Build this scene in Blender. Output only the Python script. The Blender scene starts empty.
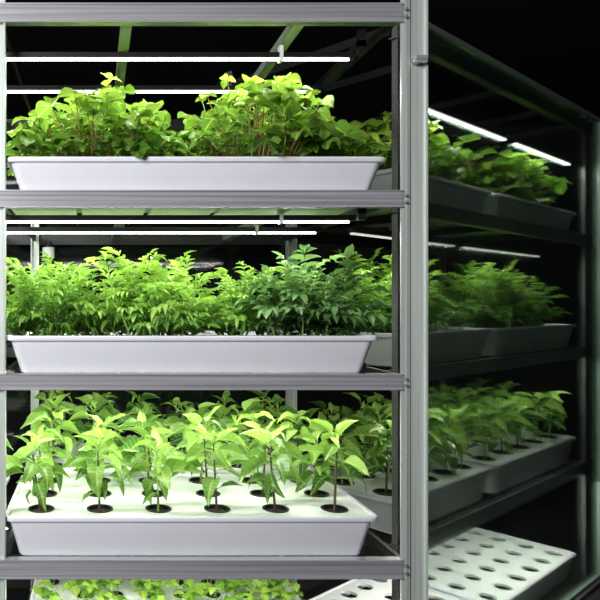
import bpy, math, random
import numpy as np
from mathutils import Vector, Matrix
random.seed(23); np.random.seed(23)
H=2.0
sc=bpy.context.scene
PX=0.0032
def zr(ypx): return (305-ypx)*PX
# ---------------------------------------------------------------- materials
def new_mat(name):
    m=bpy.data.materials.new(name); m.use_nodes=True
    nt=m.node_tree; b=nt.nodes['Principled BSDF']; return m,nt,b
def simple(name,col,rough=.5,metal=0,noise=0.0,scale=(20,20,20),bump=0,spec=.5):
    m,nt,b=new_mat(name)
    b.inputs['Roughness'].default_value=rough; b.inputs['Metallic'].default_value=metal
    b.inputs['Specular IOR Level'].default_value=spec
    b.inputs['Base Color'].default_value=(*col,1)
    tc=nt.nodes.new('ShaderNodeTexCoord'); mp=nt.nodes.new('ShaderNodeMapping')
    mp.inputs['Scale'].default_value=scale
    nz=nt.nodes.new('ShaderNodeTexNoise'); nz.inputs['Scale'].default_value=1; nz.inputs['Detail'].default_value=4
    nt.links.new(tc.outputs['Object'],mp.inputs[0]); nt.links.new(mp.outputs[0],nz.inputs['Vector'])
    if noise:
        r=nt.nodes.new('ShaderNodeMapRange'); r.inputs['From Min'].default_value=.3; r.inputs['From Max'].default_value=.7
        r.inputs['To Min'].default_value=1-noise; r.inputs['To Max'].default_value=1
        mx=nt.nodes.new('ShaderNodeVectorMath'); mx.operation='SCALE'; mx.inputs[0].default_value=col
        nt.links.new(nz.outputs['Fac'],r.inputs['Value']); nt.links.new(r.outputs[0],mx.inputs['Scale'])
        nt.links.new(mx.outputs[0],b.inputs['Base Color'])
    if bump:
        bp=nt.nodes.new('ShaderNodeBump'); bp.inputs['Strength'].default_value=bump; bp.inputs['Distance'].default_value=.002
        nt.links.new(nz.outputs['Fac'],bp.inputs['Height']); nt.links.new(bp.outputs[0],b.inputs['Normal'])
    return m
def emis(name,col,st):
    m,nt,b=new_mat(name); b.inputs['Base Color'].default_value=(.8,.8,.8,1)
    b.inputs['Emission Color'].default_value=(*col,1); b.inputs['Emission Strength'].default_value=st
    return m
def glassmat(name,tint,gloss):
    m,nt,b=new_mat(name)
    out=[n for n in nt.nodes if n.type=='OUTPUT_MATERIAL'][0]
    t=nt.nodes.new('ShaderNodeBsdfTransparent'); t.inputs[0].default_value=(*tint,1)
    g=nt.nodes.new('ShaderNodeBsdfGlossy'); g.inputs['Roughness'].default_value=.04; g.inputs['Color'].default_value=(.9,1,.95,1)
    lw=nt.nodes.new('ShaderNodeFresnel'); lw.inputs[0].default_value=1.45
    mu=nt.nodes.new('ShaderNodeMath'); mu.operation='MULTIPLY'; mu.inputs[1].default_value=gloss; nt.links.new(lw.outputs[0],mu.inputs[0])
    ms=nt.nodes.new('ShaderNodeMixShader'); nt.links.new(mu.outputs[0],ms.inputs[0]); nt.links.new(t.outputs[0],ms.inputs[1]); nt.links.new(g.outputs[0],ms.inputs[2])
    nt.links.new(ms.outputs[0],out.inputs[0]); return m
def leafmat(name,dark,light,trans=.4,rough=.42):
    m,nt,b=new_mat(name)
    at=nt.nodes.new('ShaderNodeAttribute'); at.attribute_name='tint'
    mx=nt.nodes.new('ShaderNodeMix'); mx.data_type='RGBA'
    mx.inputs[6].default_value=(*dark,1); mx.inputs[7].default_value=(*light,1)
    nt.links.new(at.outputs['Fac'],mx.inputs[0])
    uv=nt.nodes.new('ShaderNodeUVMap'); uv.uv_map='UVMap'
    sp=nt.nodes.new('ShaderNodeSeparateXYZ'); nt.links.new(uv.outputs[0],sp.inputs[0])
    a=nt.nodes.new('ShaderNodeMath'); a.operation='SUBTRACT'; a.inputs[1].default_value=.5; nt.links.new(sp.outputs[0],a.inputs[0])
    ab=nt.nodes.new('ShaderNodeMath'); ab.operation='ABSOLUTE'; nt.links.new(a.outputs[0],ab.inputs[0])
    s1=nt.nodes.new('ShaderNodeMath'); s1.operation='MULTIPLY'; s1.inputs[1].default_value=.7; nt.links.new(ab.outputs[0],s1.inputs[0])
    s2=nt.nodes.new('ShaderNodeMath'); s2.operation='SUBTRACT'; nt.links.new(sp.outputs[1],s2.inputs[0]); nt.links.new(s1.outputs[0],s2.inputs[1])
    s3=nt.nodes.new('ShaderNodeMath'); s3.operation='MULTIPLY'; s3.inputs[1].default_value=42; nt.links.new(s2.outputs[0],s3.inputs[0])
    s4=nt.nodes.new('ShaderNodeMath'); s4.operation='SINE'; nt.links.new(s3.outputs[0],s4.inputs[0])
    s5=nt.nodes.new('ShaderNodeMapRange'); s5.inputs['From Min'].default_value=.75; s5.inputs['From Max'].default_value=1; s5.inputs['To Max'].default_value=.35
    nt.links.new(s4.outputs[0],s5.inputs['Value'])
    rib=nt.nodes.new('ShaderNodeMapRange'); rib.inputs['From Min'].default_value=.02; rib.inputs['From Max'].default_value=.07
    rib.inputs['To Min'].default_value=.6; rib.inputs['To Max'].default_value=0; nt.links.new(ab.outputs[0],rib.inputs['Value'])
    mm=nt.nodes.new('ShaderNodeMath'); mm.operation='MAXIMUM'; nt.links.new(s5.outputs[0],mm.inputs[0]); nt.links.new(rib.outputs[0],mm.inputs[1])
    m2=nt.nodes.new('ShaderNodeMix'); m2.data_type='RGBA'; nt.links.new(mm.outputs[0],m2.inputs[0]); nt.links.new(mx.outputs[2],m2.inputs[6])
    m2.inputs[7].default_value=(min(1,light[0]*1.3),min(1,light[1]*1.15),light[2]*1.6,1)
    nt.links.new(m2.outputs[2],b.inputs['Base Color'])
    b.inputs['Roughness'].default_value=rough
    bp=nt.nodes.new('ShaderNodeBump'); bp.inputs['Strength'].default_value=.3; bp.inputs['Distance'].default_value=.002; bp.invert=True
    nt.links.new(mm.outputs[0],bp.inputs['Height']); nt.links.new(bp.outputs[0],b.inputs['Normal'])
    tr=nt.nodes.new('ShaderNodeBsdfTranslucent'); nt.links.new(m2.outputs[2],tr.inputs['Color'])
    ms=nt.nodes.new('ShaderNodeMixShader'); ms.inputs[0].default_value=trans
    out=[n for n in nt.nodes if n.type=='OUTPUT_MATERIAL'][0]
    nt.links.new(b.outputs[0],ms.inputs[1]); nt.links.new(tr.outputs[0],ms.inputs[2]); nt.links.new(ms.outputs[0],out.inputs[0])
    return m
M={}
M['steel']=simple('brushed_steel',(.68,.68,.71),.25,.4,.5,(.9,30,110),.15)
M['post']=simple('post_steel',(.74,.80,.74),.28,.25,.3,(90,60,1.2),.1)
M['bar']=simple('crossbar_steel',(.46,.52,.47),.4,.3,.2,(30,3,30))
M['dark']=simple('dark_steel',(.03,.033,.03),.4,.5,.3,(10,10,10))
M['steel2']=simple('dimmed_steel',(.20,.20,.20),.4,.4,.35,(1.2,40,90),.15)  # rack steel with the reflection's dimness put into its colour
M['black']=simple('black_plastic',(.012,.012,.012),.35,0,.3,(30,30,30))
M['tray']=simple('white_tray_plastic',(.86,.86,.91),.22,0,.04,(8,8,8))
M['tray2']=simple('dimmed_tray_plastic',(.48,.49,.51),.3,0,.05,(8,8,8))  # white tray darkened in colour to imitate a dim glass reflection
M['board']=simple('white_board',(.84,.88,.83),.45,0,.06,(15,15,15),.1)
M['board2']=simple('dimmed_board',(.62,.65,.62),.5,0,.06,(15,15,15),.1)  # white board toned down; reflection dimness painted into the base colour
M['soil']=simple('soil',(.03,.02,.012),.9,0,.6,(80,80,80),.8)
M['led']=emis('led_tube',(1,1,1),14)
M['led2']=emis('led_strip',(1,.97,.9),5)
M['led3']=emis('led_strip_dim',(1,.97,.9),.7)
M['white']=simple('white_fitting',(.8,.8,.8),.4)
M['stem_g']=simple('stem_green',(.26,.42,.10),.5)
M['stem_r']=simple('stem_red',(.30,.15,.06),.5)
M['stem_b']=simple('stem_brown',(.08,.055,.025),.6)
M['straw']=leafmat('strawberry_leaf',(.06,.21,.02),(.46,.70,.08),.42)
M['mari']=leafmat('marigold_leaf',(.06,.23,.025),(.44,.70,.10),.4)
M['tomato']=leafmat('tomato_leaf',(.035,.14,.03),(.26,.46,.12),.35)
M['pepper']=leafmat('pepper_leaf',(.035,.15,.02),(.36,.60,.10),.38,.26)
M['door']=glassmat('tinted_glass',(.91,.925,.91),.6)
M['dooredge']=simple('glass_edge',(.25,.33,.28),.2)
# ---------------------------------------------------------------- mesh builder
class MB:
    def __init__(s,M4=None):
        s.v=[];s.f=[];s.m=[];s.t=[];s.uv=[];s.n=0;s.mats=[]
        s.M=M4
    def mi(s,k):
        if k not in s.mats: s.mats.append(k)
        return s.mats.index(k)
    def add(s,V,F,mat,tint=.5,UV=None):
        V=np.asarray(V,float).reshape(-1,3); i=s.mi(mat)
        s.v.append(V)
        for f in F:
            s.f.append([a+s.n for a in f]); s.m.append(i); s.t.append(tint)
            if UV is None: s.uv.extend([(.5,.5)]*len(f))
            else: s.uv.extend([UV[a] for a in f])
        s.n+=len(V)
    def box(s,x0,x1,y0,y1,z0,z1,mat):
        V=[(x0,y0,z0),(x1,y0,z0),(x1,y1,z0),(x0,y1,z0),(x0,y0,z1),(x1,y0,z1),(x1,y1,z1),(x0,y1,z1)]
        s.add(V,[(0,3,2,1),(4,5,6,7),(0,1,5,4),(1,2,6,5),(2,3,7,6),(3,0,4,7)],mat)
    def tube(s,P,r0,r1,mat,k=5,tint=.5,cap=False):
        P=[np.asarray(p,float) for p in P]; V=[];F=[]
        n=len(P)
        for i,p in enumerate(P):
            d=P[min(i+1,n-1)]-P[max(i-1,0)]; d/=np.linalg.norm(d)+1e-9
            a=np.cross(d,(0,0,1) if abs(d[2])<.9 else (1,0,0)); a/=np.linalg.norm(a); b=np.cross(d,a)
            r=r0+(r1-r0)*i/(n-1)
            for j in range(k):
                an=2*math.pi*j/k; V.append(p+r*(a*math.cos(an)+b*math.sin(an)))
        for i in range(n-1):
            for j in range(k):
                F.append((i*k+j,i*k+(j+1)%k,(i+1)*k+(j+1)%k,(i+1)*k+j))
        if cap: F.append(tuple(range(k))[::-1]); F.append(tuple((n-1)*k+j for j in range(k)))
        s.add(V,F,mat,tint)
    def loft(s,loops,mat,cap0=True,cap1=True):
        k=len(loops[0]); V=[p for l in loops for p in l]; F=[]
        for i in range(len(loops)-1):
            for j in range(k): F.append((i*k+j,i*k+(j+1)%k,(i+1)*k+(j+1)%k,(i+1)*k+j))
        if cap0: F.append(tuple(range(k))[::-1])
        if cap1: F.append(tuple((len(loops)-1)*k+j for j in range(k)))
        s.add(V,F,mat)
    def make(s,name,parent=None,smooth=None,bevel=0):
        V=np.concatenate(s.v)
        if s.M is not None: V=s.M(V)
        me=bpy.data.meshes.new(name)
        c=V.mean(0) if parent is None else np.array(parent.location)
        c=np.array([c[0],c[1],V[:,2].min()]) if parent is None else c
        me.from_pydata((V-c).tolist(),[],s.f)
        for k in s.mats: me.materials.append(M[k])
        me.polygons.foreach_set('material_index',s.m)
        a=me.attributes.new('tint','FLOAT','FACE'); a.data.foreach_set('value',s.t)
        u=me.uv_layers.new(name='UVMap'); u.data.foreach_set('uv',np.array(s.uv,dtype=np.float32).ravel())
        if smooth is not None:
            me.polygons.foreach_set('use_smooth',[True]*len(me.polygons))
            if smooth<180: me.set_sharp_from_angle(angle=math.radians(smooth))
        me.update()
        o=bpy.data.objects.new(name,me); sc.collection.objects.link(o)
        o.location=c
        if parent is not None:
            o.parent=parent; o.location=(0,0,0)
        return o
def empty(name,loc):
    e=bpy.data.objects.new(name,None); e.location=loc; e.empty_display_size=.1; sc.collection.objects.link(e); return e
def R1(V):
    V=np.array(V,float); return V+np.array([0,2.08,H])
K2=1.4; O2=np.array([1.485,3.115]); D2=np.array([.79,.612]); D2/=np.linalg.norm(D2); N2=np.array([-D2[1],D2[0]])
def R2(V):
    V=np.array(V,float); xy=O2+K2*(V[:,:1]*D2+V[:,1:2]*N2); return np.column_stack([xy,H+K2*V[:,2]])
# ---------------------------------------------------------------- leaf templates
def template(prof,nr,nc,curl,fold,wave=0):
    V=[];UV=[]
    y=0;z=0;ang=0
    for i in range(nr+1):
        t=i/nr
        w=prof(t)
        for j in range(nc+1):
            u=j/nc*2-1
            zz=z+fold*abs(u)*w*.5+wave*math.sin(t*11+ (2 if u>0 else 0))*abs(u)
            V.append((u*w*.5,y,zz)); UV.append((u*.5*max(w,.05)/1.0+.5,t))
        ang=-curl*(i+1)/nr
        y+=math.cos(ang)/nr; z+=math.sin(ang)/nr
    F=[]
    for i in range(nr):
        for j in range(nc):
            a=i*(nc+1)+j; F.append((a,a+1,a+nc+2,a+nc+1))
    return np.array(V),F,UV
pep=lambda t: .02+.98*max(0,math.sin(math.pi*min(1,t**.68)))**.9*(1-.3*t) if t<1 else .005
rnd=lambda t: .05+.95*max(0,math.sin(math.pi*min(1,t**1.1)))**.6 if t<1 else .12
lan=lambda t: .08+.92*max(0,math.sin(math.pi*t**.85)) if t<1 else .02
T_pep=[template(pep,9,4,c,f,.035) for c,f in [(.3,.3),(.8,.3),(1.4,.4),(.5,.65),(1.9,.5)]]
T_rnd=[template(rnd,5,4,c,f,.03) for c,f in [(.3,.35),(.8,.25),(1.1,.4),(.1,.5)]]
T_lan=[template(lan,3,2,c,f) for c,f in [(.3,.4),(.9,.3),(.6,.5)]]
def leaf(mb,o,d,L,W,T,mat,tint,roll=0):
    V,F,UV=random.choice(T)
    d=np.asarray(d,float); d=d/(np.linalg.norm(d)+1e-9)
    s=np.cross(d,(0,0,1)); ns=np.linalg.norm(s)
    s=s/ns if ns>1e-3 else np.array([1.,0,0])
    n=np.cross(s,d)
    c,q=math.cos(roll),math.sin(roll); s,n=s*c+n*q, n*c-s*q
    P=np.asarray(o)+V[:,:1]*W*s+V[:,1:2]*L*d+V[:,2:3]*L*n
    mb.add(P,F,mat,min(1,max(0,tint)),UV)
def rd(a,b): return random.uniform(a,b)
def arc(p,d0,L,droop,n=4):
    P=[np.asarray(p,float)]; d=np.asarray(d0,float); d/=np.linalg.norm(d)
    for i in range(n):
        P.append(P[-1]+d*L/n); d=d+np.array([0,0,-droop/n]); d/=np.linalg.norm(d)
    return P,d
# ---------------------------------------------------------------- plants
def strawberry(name,RR,cx,cy,z0,rx,ry,hh,n=120,peak=0,tb=0):
    mb=MB(RR)
    for i in range(n):
        a=rd(0,6.283); r=math.sqrt(rd(0,1))
        bx=cx+rx*.62*r*math.cos(a); by=cy+ry*.74*r*math.sin(a)
        rr=((bx-cx-peak)/rx)**2*1.9+((by-cy)/ry)**2*.7
        h=hh*(1-.85*min(1.0,rr))*rd(.2,1.0)**.6*(1.08 if random.random()<.05 else 1)
        sp=.9 if h<hh*.6 else .6
        out=np.array([(bx-cx-peak*.5)*sp+rd(-.05,.05),(by-cy)*.8*sp+rd(-.05,.05),h])
        P,d=arc((bx,by,z0),out,h*1.02+.01,.35)
        mb.tube(P,.0024,.0014,'stem_r' if random.random()<.6 else 'stem_g')
        tip=P[-1]; yaw=rd(0,6.283); hf=(tip[2]-z0)/hh
        L=rd(.036,.070)*(1.05 if hf<.8 else .9)
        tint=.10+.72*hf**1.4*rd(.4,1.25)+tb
        pit=rd(-.35,.4)
        for k,da in enumerate((0,2.0,-2.0)):
            y=yaw+da; dd=(math.cos(y),math.sin(y),pit+rd(-.15,.15))
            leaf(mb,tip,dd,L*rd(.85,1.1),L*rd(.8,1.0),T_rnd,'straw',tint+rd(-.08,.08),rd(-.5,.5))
        for q in range(3):
            m=P[random.choice([1,2,2,3,3])]; y=rd(0,6.283); dd=np.array([math.cos(y),math.sin(y),rd(0,.6)])
            e=m+dd*rd(.015,.05); mb.tube([m,e],.0015,.001,'stem_r',4)
            leaf(mb,e,dd*np.array([1,1,.3]),L*rd(.7,1),L*.75,T_rnd,'straw',tint*.75+rd(-.1,.1),rd(-.7,.7))
    return mb.make(name,smooth=180)
def marigold(name,RR,cx,cy,z0,rx,ry,hh,n=46,mat='mari',big=1.0,peak=0,tb=0,wid=.27):
    mb=MB(RR)
    for i in range(n):
        a=rd(0,6.283); r=math.sqrt(rd(0,1))
        bx=cx+rx*.62*r*math.cos(a); by=cy+ry*.62*r*math.sin(a)
        rr=((bx-cx-peak)/rx)**2*1.7+((by-cy)/ry)**2*.5
        h=hh*(1-.65*min(1.,rr))*rd(.35,1.1)
        P,d=arc((bx,by,z0),((bx-cx)*.8+rd(-.07,.07),(by-cy)*.3+rd(-.04,.04),h),h*.9,.1,6)
        mb.tube(P,.003,.0016,'stem_g')
        yaw=rd(0,3.14)
        for q in range(1,7):
            m=P[q]; yaw+=1.57+rd(-.3,.3)
            for sgn in (0,math.pi):
                if random.random()<.22: continue
                y=yaw+sgn; el=rd(.2,1.0) if q<5 else rd(.8,2.6)
                LL=rd(.07,.145)*big*(1 if q<6 else .85)
                A,dd=arc(m,(math.cos(y),math.sin(y)*.8,el),LL,rd(.2,1.1),5)
                mb.tube(A,.0014,.0008,'stem_g',3)
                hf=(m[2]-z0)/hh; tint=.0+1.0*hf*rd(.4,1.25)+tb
                for w in range(1,6):
                    t=A[w]-A[w-1]; t/=np.linalg.norm(t); sd=np.cross(t,(0,0,1)); sd/=np.linalg.norm(sd)+1e-6
                    ll=LL*rd(.34,.5)*(1-.1*abs(w-3))
                    for s_ in (1,-1):
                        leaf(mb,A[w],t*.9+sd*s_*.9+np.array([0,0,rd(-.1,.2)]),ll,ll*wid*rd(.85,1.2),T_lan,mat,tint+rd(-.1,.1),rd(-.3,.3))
                leaf(mb,A[-1],dd,LL*.45,LL*.45*wid*1.2,T_lan,mat,tint+.1)
    return mb.make(name,smooth=180)
def pepper_plant(mb,x,y,z0,h,tb=0,big=1.0):
    P,d=arc((x,y,z0-.03),(rd(-.14,.14),rd(-.12,.12),1),h+.03,0,8)
    mb.tube(P,.0048,.0026,'stem_b' if random.random()<.75 else 'stem_g',6)
    yaw=rd(0,6.283)
    spec=[(3,1,.65),(4,2,.9),(5,2,1.0),(6,3,1.05),(7,3,.95),(8,4,.75)]
    for q,cnt,sz in spec:
        for k in range(cnt):
            yaw+=2*math.pi/cnt+rd(-.35,.35)
            el=rd(.2,.7) if q<8 else rd(.9,2.2)
            A,dd=arc(P[q],(math.cos(yaw),math.sin(yaw),el),rd(.018,.05)*sz*big,.3,3)
            mb.tube(A,.0018,.0013,'stem_g',4)
            L=rd(.075,.135)*sz*big
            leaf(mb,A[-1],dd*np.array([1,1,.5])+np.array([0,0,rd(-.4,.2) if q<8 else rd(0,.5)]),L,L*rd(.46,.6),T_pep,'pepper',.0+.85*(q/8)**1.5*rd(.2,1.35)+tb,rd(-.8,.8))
        yaw+=1.2
def peppers(name,RR,pos,z0,hmin,hmax,tb=0,big=1.0):
    mb=MB(RR)
    for (x,y) in pos: pepper_plant(mb,x,y,z0,rd(hmin,hmax),tb,big)
    return mb.make(name,smooth=180)
def seedlings(name,RR,pos,z0,h=.07):
    mb=MB(RR)
    for (x,y) in pos:
        for k in range(5):
            P,d=arc((x+rd(-.01,.01),y+rd(-.01,.01),z0-.02),(rd(-.6,.6),rd(-.6,.6),1),h*rd(.7,1.5),.2,3)
            mb.tube(P,.0015,.001,'stem_g',4)
            yaw=rd(0,6.28)
            for j in range(4):
                yaw+=1.57; leaf(mb,P[-1],(math.cos(yaw),math.sin(yaw),rd(-.1,.4)),rd(.03,.055),rd(.03,.046),T_rnd,'straw',rd(.05,.6))
    return mb.make(name,smooth=180)
# ---------------------------------------------------------------- trays
def rrect(x0,x1,y0,y1,z,r,n=5):
    P=[]
    for cx,cy,a0 in ((x1-r,y1-r,0),(x0+r,y1-r,90),(x0+r,y0+r,180),(x1-r,y0+r,270)):
        for i in range(n+1):
            a=math.radians(a0+90*i/n); P.append((cx+r*math.cos(a),cy+r*math.sin(a),z))
    return P
def tray(name,RR,x0,x1,y0,y1,zb,zt,board=None,pots=True,mat='tray',bmat='board'):
    mb=MB(RR)
    def L(i,z,r): return rrect(x0+i,x1-i,y0+i*.6,y1-i*.6,z,r)
    mb.loft([L(.052,zb,.02),L(.046,zb+.004,.026),L(.016,zt-.02,.03),L(.014,zt-.016,.03),L(.003,zt-.016,.032),L(0,zt-.013,.032),L(0,zt-.003,.032),L(.003,zt,.032),L(.014,zt,.03),L(.018,zt-.004,.03),L(.05,zb+.012,.024)],mat)
    root=mb.make(name,smooth=35)
    holes=[]
    if board is None:
        m2=MB(RR); m2.loft([L(.05,zb+.014,.034),L(.024,zt-.022,.042)],'soil'); m2.make('growing_medium',root)
    else:
        nx,ny,r=board; m2=MB(RR)
        ax0,ax1,ay0,ay1=x0+.016,x1-.016,y0+.010,y1-.010
        cw=(ax1-ax0)/nx; ch=(ay1-ay0)/ny; z=zt-.004
        for i in range(nx):
            for j in range(ny):
                cx=ax0+(i+.5)*cw; cy=ay0+(j+.5)*ch; holes.append((cx,cy))
                V=[];F=[];n=24
                for k in range(n):
                    a=2*math.pi*(k+.5)/n; c,s=math.cos(a),math.sin(a)
                    V.append((cx+r*c,cy+r*s,z))
                for k in range(n):
                    a=2*math.pi*(k+.5)/n; c,s=math.cos(a),math.sin(a)
                    q=min(cw/2/abs(c),ch/2/abs(s)); V.append((cx+q*c,cy+q*s,z))
                for k in range(n): V.append((V[k][0],V[k][1],z-.012))
                V+= [(cx+cw/2,cy+ch/2,z),(cx-cw/2,cy+ch/2,z),(cx-cw/2,cy-ch/2,z),(cx+cw/2,cy-ch/2,z)]
                for k in range(n):
                    k2=(k+1)%n
                    F.append((k,n+k,n+k2,k2)); F.append((k,k2,2*n+k2,2*n+k))
                    va,vb=V[n+k],V[n+k2]
                    onx=lambda v:abs(abs(v[0]-cx)-cw/2)<1e-6
                    if onx(va)!=onx(vb):
                        sx=1 if (va[0]+vb[0])/2>cx else -1; sy=1 if (va[1]+vb[1])/2>cy else -1
                        ci={(1,1):0,(-1,1):1,(-1,-1):2,(1,-1):3}[(sx,sy)]
                        F.append((n+k,3*n+ci,n+k2))
                m2.add(V,F,bmat)
        m2.box(x0+.05,x1-.05,y0+.04,y1-.04,zb+.012,zb+.02 if pots else zt-.035,'black')
        m2.make('planting_board',root)
        if pots:
            m3=MB(RR)
            for cx,cy in holes:
                def C(rr,zz,k=20): return [(cx+rr*math.cos(2*math.pi*q/k),cy+rr*math.sin(2*math.pi*q/k),zz) for q in range(k)]
                m3.loft([C(r*.7,z-.05),C(r*.97,z-.001),C(r*1.1,z+.001),C(r*1.1,z+.004),C(r*.93,z+.004),C(r*.9,z-.01)],'black',True,False)
                m3.loft([C(r*.88,z-.014),C(r*.86,z-.008)],'soil')
            m3.make('net_pots',root,smooth=40)
    return root,holes
# ---------------------------------------------------------------- rack
beams=[(3,22),(190,207),(374,390),(560,579),(746,765)]
def rack(name,RR,xl,xr,posts_f,posts_b,dep,crossx,levels,zfloor,ms='steel',mp='post'):
    a=RR(np.array([[xl,0,0]]))[0]; root=empty(name,(a[0],a[1],0))
    for i,(y0,y1) in enumerate(beams[:levels]):
        z1,z0=zr(y0),zr(y1); mb=MB(RR)
        mb.box(xl,xr,0,.004,z0,z1,ms); mb.box(xl,xr,.004,.03,z1-.004,z1,ms); mb.box(xl,xr,.004,.03,z0,z0+.004,ms)
        mb.box(xl,xr,-.003,0,z1-.005,z1,ms); mb.box(xl,xr,-.003,0,z0,z0+.004,ms)
        mb.make('front_beam_%d'%(i+1),root)
        mb=MB(RR); mb.box(xl,xr,dep-.03,dep,z0,z1,'dark'); mb.make('rear_beam_%d'%(i+1),root)
        mb=MB(RR)
        for x in crossx: mb.box(x-.018,x+.018,.03,dep-.03,z1-.035,z1-.005,'bar' if ms=='steel' else 'dark')
        for x in posts_f: mb.box(x[0]+.005,x[0]+.02,.035,dep-.035,z1-.035,z1-.005,'dark')
        mb.make('cross_bars_%d'%(i+1),root)
        if ms=='steel' and i in (1,):
            mb=MB(RR)
            for k in range(5): mb.box(-.28+k*.235,-.28+k*.235+.215,.035,.27,z0+.006,z0+.012,'board')
            mb.make('tray_support_panel_%d'%(i+1),root)
    for k,(x0,x1) in enumerate(posts_f):
        mb=MB(RR)
        w=x1-x0
        zt=zr(-8)
        mb.box(x0,x0+w*.24,.0045,.012,zfloor,zt,mp); mb.box(x0+w*.24,x0+w*.34,.008,.03,zfloor,zt,mp)
        mb.box(x0+w*.34,x1,.014,.03,zfloor,zt,mp)
        mb.box(x1-.006,x1,.004,.014,zfloor,zt,mp)
        for (y0,y1) in beams[:levels]:
            for dz in (.3,.7):
                z=zr(y0)*(1-dz)+zr(y1)*dz; xx=x0+w*.14
                mb.tube([(xx,.006,z),(xx,-.004,z)],.006,.005,ms,8,cap=True)
        mb.make('front_post_%d'%(k+1),root)
    for k,(x0,x1) in enumerate(posts_b):
        mb=MB(RR); mb.box(x0,x1,dep-.05,dep-.032,zfloor,zr(-8),mp); mb.box(x0,x0+.006,dep-.07,dep-.05,zfloor,zr(-8),mp)
        mb.make('rear_post_%d'%(k+1),root)
    return root
def lamp(name,RR,x0,x1,ys,z,power,ledmat='led',dots=False,bracket=True,rot=None,scale=1):
    a=RR(np.array([[(x0+x1)/2,ys[0],z]]))[0]; root=empty(name,tuple(a))
    mb=MB(RR)
    for y in ys:
        mb.box(x0,x1,y-.012,y+.012,z+.004,z+.022,'black')
        if bracket:
            for x in (x0+.25,x1-.25): mb.box(x-.006,x+.006,y-.014,y+.014,z-.006,z+.045,'white')
    if bracket:
        mb.box(x1-.012,x1+.012,ys[0]-.06,ys[-1]+.06,z+.022,z+.042,'black')
        mb.box(x1-.012,x1+.012,ys[0]-.06,ys[0]-.04,z+.0,z+.08,'black')
        mb.box(x0+.1,x0+.124,ys[0]-.06,ys[-1]+.06,z+.022,z+.042,'black')
    mb.make('lamp_housing',root)
    mb=MB(RR)
    for y in ys:
        if dots:
            n=int((x1-x0)/.022)
            for i in range(n):
                x=x0+(i+.2)*(x1-x0)/n; mb.box(x,x+.012,y-.006,y+.006,z-.003,z+.003,ledmat)
        else: mb.tube([(x0+.01,y,z-.0),(x1-.02,y,z-.0)],.0030,.0030,ledmat,8,cap=True)
    mb.make('led_tube',root)
    for y in ys:
        l=bpy.data.lights.new('led_light','AREA'); l.shape='RECTANGLE'; l.size=(x1-x0)*scale*.97; l.size_y=(.004 if not dots else .003)*scale; l.energy=power; l.color=(1,1,.94)
        o=bpy.data.objects.new('led_light',l); sc.collection.objects.link(o)
        p=RR(np.array([[(x0+x1)/2,y,z-.004]]))[0]
        if rot: o.rotation_euler=(0,0,rot)
        o.parent=root; o.location=Vector(p)-root.location
# ---- rack 1
ZF1=-H
rack('grow_rack',R1,-1.1,.985,[(-.325,-.288),(.982,1.068)],[(-.33,-.29),(.99,1.045)],1.33,[-.5,.105,.68],5,ZF1)
for z,p in ((.822,9),(.278,9.5),(-.268,9),(-.862,10)):
    lamp('led_grow_light',R1,-1.0,.872,(.1,.43),z,p)
lv=[(-.29,.945,zr(190),zr(156)),(-.29,.92,zr(374),zr(336)),(-.295,.918,zr(560),zr(518))]
Y0,Y1=.006,.55
tray('hydroponic_tray',R1,lv[0][0],lv[0][1],Y0,Y1,lv[0][2],lv[0][3])
tray('hydroponic_tray',R1,lv[1][0],lv[1][1],Y0,Y1,lv[1][2],lv[1][3])
t3,h3=tray('hydroponic_tray',R1,lv[2][0],lv[2][1],Y0,Y1,lv[2][2],lv[2][3],(6,3,.040))
t3b,h3b=tray('hydroponic_tray',R1,lv[2][0],lv[2][1],.60,1.14,lv[2][2],lv[2][3],(6,3,.040))
t5a,h5a=tray('hydroponic_tray',R1,-.285,.902,Y0,Y1,zr(746),zr(706),(8,4,.03))
t5,h5=tray('hydroponic_tray',R1,-.285,.902,.60,1.14,zr(746),zr(706),(8,4,.03))
tray('hydroponic_tray',R1,-1.0,-.34,Y0,Y1,zr(374),zr(336))
tt,hl=tray('hydroponic_tray',R1,-1.0,-.34,Y0,Y1,zr(560),zr(518),(3,3,.040))
z=lv[0][3]-.02
strawberry('strawberry_plants',R1,.0,.27,z,.30,.26,.335,180,peak=-.0)
strawberry('strawberry_plants',R1,.575,.27,z,.31,.26,.335,190,peak=.0)
z=lv[1][3]-.02
marigold('marigold_plants',R1,-.15,.26,z,.17,.24,.24,20)
marigold('marigold_plants',R1,.20,.26,z,.25,.25,.265,38,tb=.1)
marigold('marigold_plants',R1,.50,.34,z,.11,.2,.26,8,tb=.1)
marigold('tomato_seedlings',R1,.74,.26,z,.24,.24,.215,22,'tomato',1.1,wid=.42)
marigold('marigold_plants',R1,-.49,.26,z,.16,.22,.24,14)
z=lv[2][3]
peppers('pepper_seedlings',R1,h3,z,.17,.225)
peppers('pepper_seedlings',R1,h3b,z,.17,.24,-.12,1.05)
peppers('pepper_seedlings',R1,hl,z,.17,.22)
seedlings('leafy_seedlings',R1,h5,zr(706),.09)
seedlings('leafy_seedlings',R1,h5a,zr(706),.09)
mb=MB(R1); mb.tube([(-.235,1.2,-2.0),(-.235,1.2,zr(205))],.018,.018,'black',16,cap=True); mb.tube([(-.235,1.2,.24),(-.235,1.2,.29)],.03,.03,'white',16,cap=True)
mb.make('drain_pipe',smooth=40)
mb=MB(R1); mb.tube([(1.03,.014,zr(60)),(1.03,-.012,zr(60))],.014,.012,'steel',14,cap=True); mb.box(1.02,1.055,-.018,-.01,zr(64),zr(57),'steel'); mb.make('door_latch')
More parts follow.
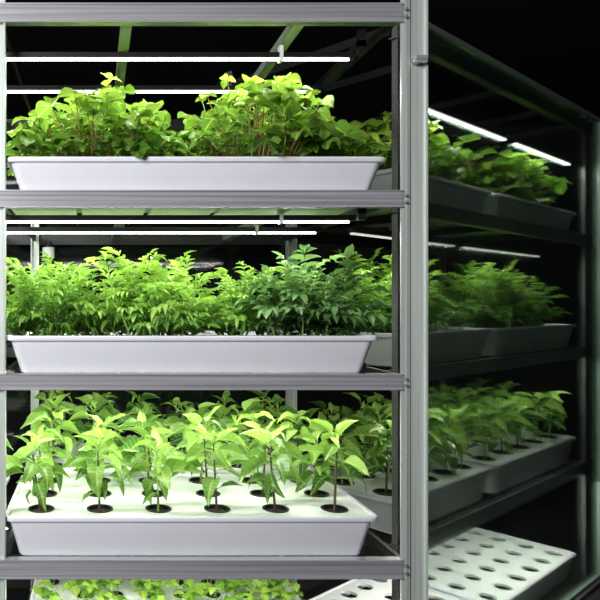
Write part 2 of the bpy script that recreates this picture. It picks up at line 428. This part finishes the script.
# ---- rack 2: door-glass reflection of the first rack, built as solid objects
B2=[(0,.80),(.83,1.84)]
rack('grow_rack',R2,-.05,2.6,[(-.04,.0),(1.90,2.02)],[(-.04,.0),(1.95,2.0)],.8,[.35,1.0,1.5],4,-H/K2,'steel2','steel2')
rot=math.atan2(D2[1],D2[0])
lamp('led_grow_light',R2,.12,1.02,(.06,),.735,6.5,'led2',True,False,rot,K2)
lamp('led_grow_light',R2,1.12,1.85,(.06,),.735,5.5,'led2',True,False,rot,K2)
for z,p,lm in ((.262,6.0,'led3'),(-.268,5.5,'led3'),(-.862,13,'led2')):
    for xa,xb in ((.0,.84),(.93,1.85)):
        lamp('led_grow_light',R2,xa,xb,(.2 if z>0 else .06,),z,p,lm,dots=True,bracket=False,rot=rot,scale=K2)
for (xa,xb) in B2:
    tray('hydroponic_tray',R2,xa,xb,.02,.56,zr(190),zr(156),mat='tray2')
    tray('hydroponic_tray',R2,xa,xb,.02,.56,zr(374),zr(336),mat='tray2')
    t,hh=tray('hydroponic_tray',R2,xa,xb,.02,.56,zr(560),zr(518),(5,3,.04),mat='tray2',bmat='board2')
    peppers('pepper_seedlings',R2,hh,zr(518),.17,.22,-.08)
    tray('hydroponic_tray',R2,xa,xb,.02,.56,zr(746),zr(706),(6,4,.036),False)
    strawberry('strawberry_plants',R2,(xa+xb)/2,.25,zr(160),.40,.22,.29,150,tb=-.1)
    marigold('marigold_plants',R2,(xa+xb)/2+.02,.26,zr(340),.38,.23,.27,44,tb=-.05)
mb=MB(R2); mb.box(-.05,2.6,.0,.8,zr(765),zr(748),'dark'); mb.make('base_shelf')
mb=MB(R2); mb.box(.02,1.88,-.06,-.054,-1.38,zr(10),'door'); ro=mb.make('glass_door')
for bx in ((.0,1.9,-.064,-.05,zr(12),zr(6)),(.0,1.9,-.064,-.05,-1.40,-1.38),(.005,.02,-.064,-.05,-1.38,zr(12)),(1.88,1.895,-.064,-.05,-1.38,zr(12))):
    mb=MB(R2); mb.box(*bx,'dooredge'); mb.make('door_edge',ro)
# ---------------------------------------------------------------- room
dk=simple('dark_wall_paint',(.006,.007,.007),.7,0,.3,(2,2,2)); fl=simple('dark_concrete',(.03,.03,.03),.5,0,.4,(3,3,3))
def rbox(n,x0,x1,y0,y1,z0,z1,m):
    M['_'+n]=m; b=MB(); b.box(x0,x1,y0,y1,z0,z1,'_'+n); return b.make(n)
rbox('floor',-4,7,-5,8,-.1,0,fl); rbox('ceiling',-4,7,-5,8,4.2,4.3,dk)
rbox('wall_back',-4,7,8,8.1,0,4.2,dk); rbox('wall_front',-4,7,-5.1,-5,0,4.2,dk)
rbox('wall_left',-4.1,-4,-5,8,0,4.2,dk); rbox('wall_right',7,7.1,-5,8,0,4.2,dk)
M['gl']=simple('dark_glass',(.004,.005,.005),.06,0,spec=.4)
mb=MB(R1); mb.box(-1.1,.98,1.345,1.352,-1.6,.96,'gl'); mb.make('rear_glass_panel')
fp=Vector((-2.2,-1.0,3.3)); root=empty('added_fill_light',fp)  # unseen lamp, body and pole added behind the camera for front fill
tgt=Vector((.3,2.1,1.9)); q=(tgt-fp).to_track_quat('-Z','Y')
l=bpy.data.lights.new('added_fill_area','AREA'); l.shape='RECTANGLE'; l.size=1.4; l.size_y=1.4; l.energy=205; l.color=(.97,.97,1)
o=bpy.data.objects.new('added_fill_area',l); sc.collection.objects.link(o); o.rotation_mode='QUATERNION'; o.rotation_quaternion=q; o.parent=root
b=MB(); b.box(fp.x-.75,fp.x+.75,fp.y-.75,fp.y+.75,fp.z+.03,fp.z+.12,'black'); oo=b.make('fill_light_body',root); oo.rotation_mode='QUATERNION'; oo.rotation_quaternion=q
b=MB(); b.tube([(fp.x-.15,fp.y-.2,0),(fp.x-.15,fp.y-.2,fp.z)],.02,.02,'black',10,cap=True); b.make('fill_light_pole',root)
w=bpy.data.worlds.new('World'); sc.world=w; w.use_nodes=True
w.node_tree.nodes['Background'].inputs[0].default_value=(.5,.55,.6,1); w.node_tree.nodes['Background'].inputs[1].default_value=.02
cam=bpy.data.cameras.new('camera'); co=bpy.data.objects.new('camera',cam); sc.collection.objects.link(co); sc.camera=co
co.location=(0,0,H); co.rotation_euler=(math.pi/2,0,0); cam.sensor_width=36; cam.lens=650/600*36; cam.shift_x=205/600; cam.shift_y=5/600
cam.clip_start=.05
sc.view_settings.view_transform='Standard'
